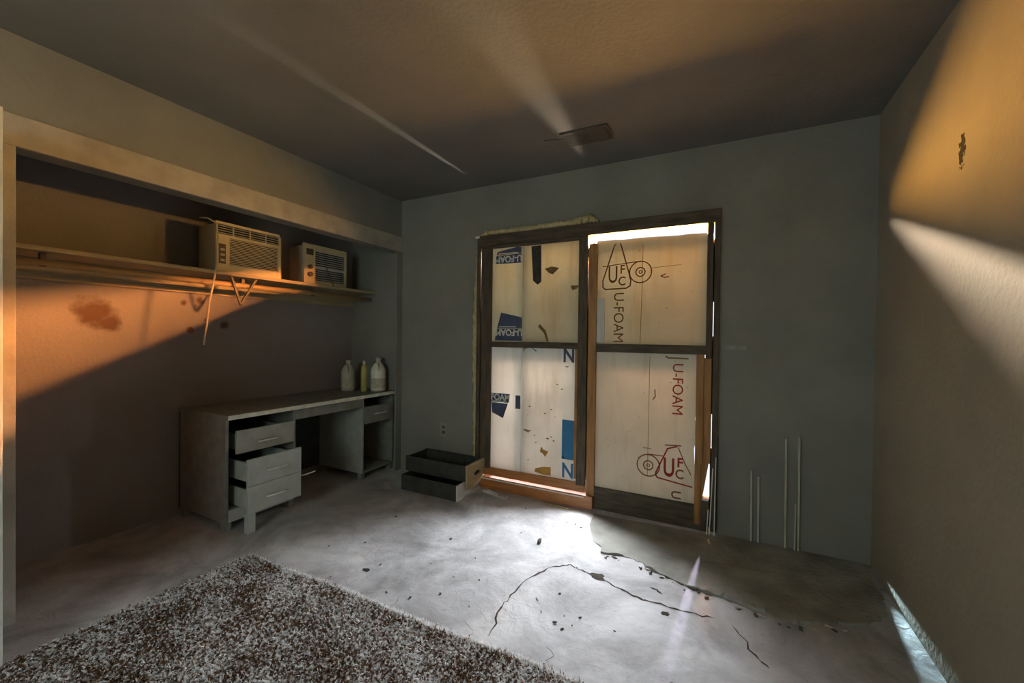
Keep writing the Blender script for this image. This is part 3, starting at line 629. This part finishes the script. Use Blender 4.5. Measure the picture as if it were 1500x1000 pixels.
# ------------------------------------------------------------------ sticks, laths, wood scraps
def stick(name, pts, wd, th, m, label, cat, group=None):
    mb = MB()
    for a, b in zip(pts[:-1], pts[1:]): mb.bar(a, b, wd, th)
    return tag(mb.build(name, m), label, cat, group)
stick('wood_scrap', [(-1.66, 2.785, .010), (-1.43, 2.72, .012)], .035, .018, 'chip_pale', 'splintered flat wood scrap on the floor at the door sill beside the loose drawer', 'wood scrap')
stick('wood_splinter', [(-1.60, 2.74, .034), (-1.50, 2.722, .028)], .012, .012, 'chip_pale', 'short pale splinter lying on top of the flat wood scrap', 'splinter')
stick('thin_lath', [(-1.17, 2.79, .006), (-.94, 2.775, .006)], .014, .010, 'rod', 'thin brown lath lying along the sill on the bright floor', 'lath')
for x, z1, wd, lb in ((.163, .43, .006, 'shortest pair'), (.200, .40, .006, 'shortest pair'), (.335, .64, .007, ''), (.398, .66, .018, '')):  # pale strips stand in for upright reflections on the wall
    L = {.163: 'thin pale strip standing for a wall reflection, nearer the boarded door of two short ones', .200: 'thin pale strip standing for a wall reflection, farther from the boarded door of two short ones',
         .335: 'tall hair-thin reflection strip upright beside the widest strip', .398: 'widest tall pale reflection strip upright against the back wall'}[x]
    stick('wall_glint_strip', [(x + .003, 2.862, .007), (x, 2.868, z1)], wd, .010, 'lath', L, 'lath', 'strips standing for reflections at the back wall')
stick('wall_glint_strip', [(.384, 2.858, .007), (.386, 2.866, .27)], .006, .008, 'lath', 'short thin reflection strip close by the widest tall strip', 'lath', 'strips standing for reflections at the back wall')
for i, (xa, xb, z1) in enumerate(((-.033, -.030, .49), (-.060, -.046, .42), (-.075, -.068, .16))):
    stick('jamb_stick', [(xa, 2.822, .007), (xb, 2.832, z1)], .006, .006, 'white_trim',
          ['tallest bright thin stick at the foot of the right door jamb', 'middle bright thin stick at the foot of the right door jamb', 'shortest bright thin stick at the foot of the right door jamb'][i], 'stick', 'thin sticks at the door jamb')
stick('door_latch', [(.0, 2.872, 1.172), (.125, 2.872, 1.168)], .012, .022, 'plate', 'grey metal latch bar fixed on the wall right of the boarded door', 'latch')
o = thing('wall_outlet', 'small grey outlet plate low on the wall left of the boarded door', 'outlet', (-2.125, D, .415))
MB().box(-2.16, -2.09, D - .007, D - .0005, .36, .475).build('plate', 'plate', o, bevel=.002)
for z in (.395, .440): MB().box(-2.142, -2.108, D - .009, D - .007, z - .013, z + .013).build('socket', 'knob', o)

# ------------------------------------------------------------------ rug with shaggy pile
RX0, RX1, RY0, RY1 = -2.245, .45, -.9, 1.345
def rug_far(x): return 1.325 + .038*(x + 2.24)/1.81 + .006*math.sin(x*7)
rug = thing('shag_rug', 'shaggy brown rug with light on its tufts painted pale, lying over the bare concrete', 'rug', (-1.0, .3, 0))
ff = [(x, rug_far(x)) for x in np.linspace(RX0 + .02, RX1, 14)]
MB().slab([(RX0 - .03, RY0), (RX1, RY0)] + ff[::-1] + [(RX0 - .01, .9)], .0006, .014).build('backing', 'rug_base', rug)
g = np.random.default_rng(5)
def pile(n, x0, x1, ylo, yhi, name, mtl):
    x = g.uniform(x0, x1, n); y = g.uniform(ylo, yhi, n)
    far = 1.325 + .038*(x + 2.24)/1.81 + .006*np.sin(x*7); left = RX0 - .03 + .02*np.clip((y - RY0)/(RY1 - RY0), 0, 1)
    k = (y < far) & (x > left); x, y = x[k], y[k]; n = len(x)
    edge = np.exp(-(far[k] - y)/.03)
    tone = .5 + .25*np.sin(x*9 + 2*np.sin(y*7)) + .25*np.sin(y*13 + 3*np.sin(x*5))
    h = (.016 + .012*g.random(n))*(.75 + .4*tone); lean = g.uniform(0, 2*np.pi, n); la = .017*g.random(n) + .005
    wd = .0022 + .0022*g.random(n); ph = g.uniform(0, np.pi, n)
    wx, wy = np.cos(ph)*wd, np.sin(ph)*wd; tx, ty = np.cos(lean)*la, np.sin(lean)*la
    V = np.empty((n, 5, 3)); z0 = .012
    V[:, 0] = np.c_[x - wx, y - wy, np.full(n, z0)]; V[:, 1] = np.c_[x + wx, y + wy, np.full(n, z0)]
    V[:, 2] = np.c_[x + wx*1.1 + tx*.5, y + wy*1.1 + ty*.5, z0 + h*.7]; V[:, 3] = np.c_[x - wx*1.1 + tx*.5, y - wy*1.1 + ty*.5, z0 + h*.7]
    V[:, 4] = np.c_[x + tx*1.4, y + ty*1.4, z0 + h]
    off = np.array(rug.location); V = (V - off).reshape(-1, 3)
    me = bpy.data.meshes.new(name); b = np.arange(n)*5
    me.vertices.add(len(V)); me.vertices.foreach_set('co', V.ravel())
    loops = np.c_[b, b + 1, b + 2, b + 3, b + 3, b + 2, b + 4].ravel(); me.loops.add(len(loops)); me.loops.foreach_set('vertex_index', loops)
    st_ = np.c_[np.arange(n)*7, np.arange(n)*7 + 4].ravel(); tt = np.tile([4, 3], n)
    me.polygons.add(2*n); me.polygons.foreach_set('loop_start', st_); me.polygons.foreach_set('loop_total', tt)
    me.update(calc_edges=True); me.validate()
    me.materials.append(M[mtl]); o = bpy.data.objects.new(name, me); link(o, rug); o['kind'] = 'stuff'; return o
def pile_mat():
    m, nt, b = nodes('shag_fibre')
    ge = N(nt, 'ShaderNodeNewGeometry'); tc = N(nt, 'ShaderNodeTexCoord')
    n1 = N(nt, 'ShaderNodeTexNoise', Scale=88, Detail=2, Roughness=.5); nt.links.new(tc.outputs['Object'], n1.inputs['Vector'])
    n2 = N(nt, 'ShaderNodeTexNoise', Scale=7, Detail=3); nt.links.new(tc.outputs['Object'], n2.inputs['Vector'])
    a = N(nt, 'ShaderNodeMath', operation='MULTIPLY_ADD'); nt.links.new(ge.outputs['Random Per Island'], a.inputs[0]); a.inputs[1].default_value = .16; nt.links.new(n1.outputs[0], a.inputs[2])
    a2 = N(nt, 'ShaderNodeMath', operation='MULTIPLY_ADD'); nt.links.new(n2.outputs[0], a2.inputs[0]); a2.inputs[1].default_value = .35; nt.links.new(a.outputs[0], a2.inputs[2])
    col = ramp(nt, a2.outputs[0], [(.0, (.09, .042, .018)), (.735, (.15, .075, .034)), (.775, (.70, .66, .64)), (.84, (.97, .96, .96))])  # near-white stops paint in the tuft tips catching light from the door
    nt.links.new(col, b.inputs['Base Color']); b.inputs['Roughness'].default_value = .7
    b.inputs['Specular IOR Level'].default_value = .3
    tr = N(nt, 'ShaderNodeBsdfTranslucent'); mx = N(nt, 'ShaderNodeMixShader'); mx.inputs[0].default_value = .42
    nt.links.new(col, tr.inputs[0]); nt.links.new(b.outputs[0], mx.inputs[1]); nt.links.new(tr.outputs[0], mx.inputs[2]); nt.links.new(mx.outputs[0], nt.nodes['Material Output'].inputs[0])
    return m
M['pile'] = pile_mat()
pile(115000, RX0 - .03, -.30, .30, RY1 + .06, 'pile', 'pile')
pile(60000, RX0 - .03, RX1, RY0, .30, 'pile', 'pile')
pile(40000, -.30, RX1, .30, RY1 + .06, 'pile', 'pile')
# rim light from the door, put in as an added pale fringe along the cut edge
M['rim_fringe'] = mat('rim_light_fibre', (.95, .94, .93), (.86, .84, .82), 40, .8)
nt = M['rim_fringe'].node_tree; tr = N(nt, 'ShaderNodeBsdfTranslucent', Color=(.95, .94, .93, 1)); mx = N(nt, 'ShaderNodeMixShader'); mx.inputs[0].default_value = .55
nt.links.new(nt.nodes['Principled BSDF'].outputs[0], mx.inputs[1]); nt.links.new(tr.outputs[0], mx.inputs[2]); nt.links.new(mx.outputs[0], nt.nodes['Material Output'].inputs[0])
def rim_fringe(n):
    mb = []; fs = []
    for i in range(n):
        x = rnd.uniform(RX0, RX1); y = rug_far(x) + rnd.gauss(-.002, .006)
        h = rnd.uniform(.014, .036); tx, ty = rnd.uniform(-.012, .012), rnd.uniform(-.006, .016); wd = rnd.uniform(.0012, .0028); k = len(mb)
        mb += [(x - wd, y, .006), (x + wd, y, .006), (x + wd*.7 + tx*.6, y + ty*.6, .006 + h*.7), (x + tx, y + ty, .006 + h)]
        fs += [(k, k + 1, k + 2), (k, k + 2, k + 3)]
    o = MB().add(mb, fs).build('rim_light_fibres', 'rim_fringe', rug); o['kind'] = 'stuff'
rim_fringe(14000)
# stray threads at the rug edge
for i, (x, y) in enumerate(((-1.30, 1.37), (-.90, 1.39), (-.56, 1.42), (-2.10, 1.36), (-1.75, 1.37))):
    p = [Vector((x, y, .012))]
    for k in range(5): p.append(p[-1] + Vector((rnd.uniform(-.02, .02), rnd.uniform(-.004, .018), rnd.uniform(-.004, .016))))
    MB().tube([(q.x, q.y, max(q.z, .004)) for q in p], .0013, 5).build('stray_thread', 'chip_pale', rug)

# ------------------------------------------------------------------ debris on the floor
spots = [(-1.938, 2.1), (-1.066, 1.75), (-.952, 2.241), (-.84, 2.576), (-.794, 2.547), (-1.193, 1.92), (-1.436, 2.023), (-1.738, 1.42), (-1.402, 1.46),
         (-1.274, 1.48), (-1.194, 1.714), (-1.373, 1.76), (-1.17, 1.57), (-.383, 1.71), (-.535, 1.724), (-.672, 1.839), (-1.24, 2.448), (-1.50, 2.43),
         (-.901, 2.576), (-1.231, 2.641), (-1.60, 1.62), (-1.85, 1.75), (-.75, 1.75), (-.70, 1.68), (-.60, 1.70), (-.62, 1.64), (-.58, 1.62), (-.55, 1.66), (-1.0, 1.56), (-1.35, 1.9), (-1.1, 2.3), (-2.0, 1.62)]
def chip(seed):
    q = random.Random(seed); bm = bmesh.new(); bmesh.ops.create_icosphere(bm, subdivisions=1, radius=1)
    for v_ in bm.verts: v_.co = Vector((v_.co.x*q.uniform(.6, 1.3), v_.co.y*q.uniform(.4, .8), v_.co.z*q.uniform(.3, .6)))
    zmin = min(v_.co.z for v_ in bm.verts)
    for v_ in bm.verts: v_.co.z -= zmin
    me = bpy.data.meshes.new('plaster_chip'); bm.to_mesh(me); bm.free(); return me
chips = [chip(i) for i in range(6)]
for me in chips[:4]: me.materials.append(M['chip'])
for me in chips[4:]: me.materials.append(M['chip_pale'])
for i, (x, y) in enumerate(spots):
    pale = i % 6 >= 4
    o = bpy.data.objects.new('pale_plaster_chip' if pale else 'dark_plaster_chip', chips[i % 6]); C.objects.link(o)
    s = rnd.uniform(.004, .011) if i != 2 else .022
    o.location = (x, y, .0006); o.rotation_euler = (0, 0, rnd.uniform(0, 6.28)); o.scale = (s*1.3, s, s*(1 if i != 2 else 1.8))
    if i == 2: tag(o, 'largest brown chip standing up on the bright floor before the door', 'chip')
    elif pale: tag(o, 'small pale plaster chip lying on the bare concrete floor', 'chip', 'pale chips on the floor')
    else: tag(o, 'small dark chip of debris lying on the bare concrete floor', 'chip', 'dark chips on the floor')
# flakes along the torn edge
for i in range(26):
    a, b = edge[i % 8], edge[i % 8 + 1]; t_ = rnd.random()
    x = a[0] + (b[0] - a[0])*t_; y = a[1] + (b[1] - a[1])*t_ + rnd.uniform(-.03, .0)
    o = bpy.data.objects.new('torn_flake', chips[i % 6]); C.objects.link(o); s = rnd.uniform(.006, .014)
    o.location = (x, y - .02, .0006); o.rotation_euler = (0, 0, rnd.uniform(0, 6.28)); o.scale = (s*1.5, s, s*.8)
    tag(o, 'little flake lying along the torn edge of the dark floor sheet', 'flake', 'flakes along the torn floor sheet')
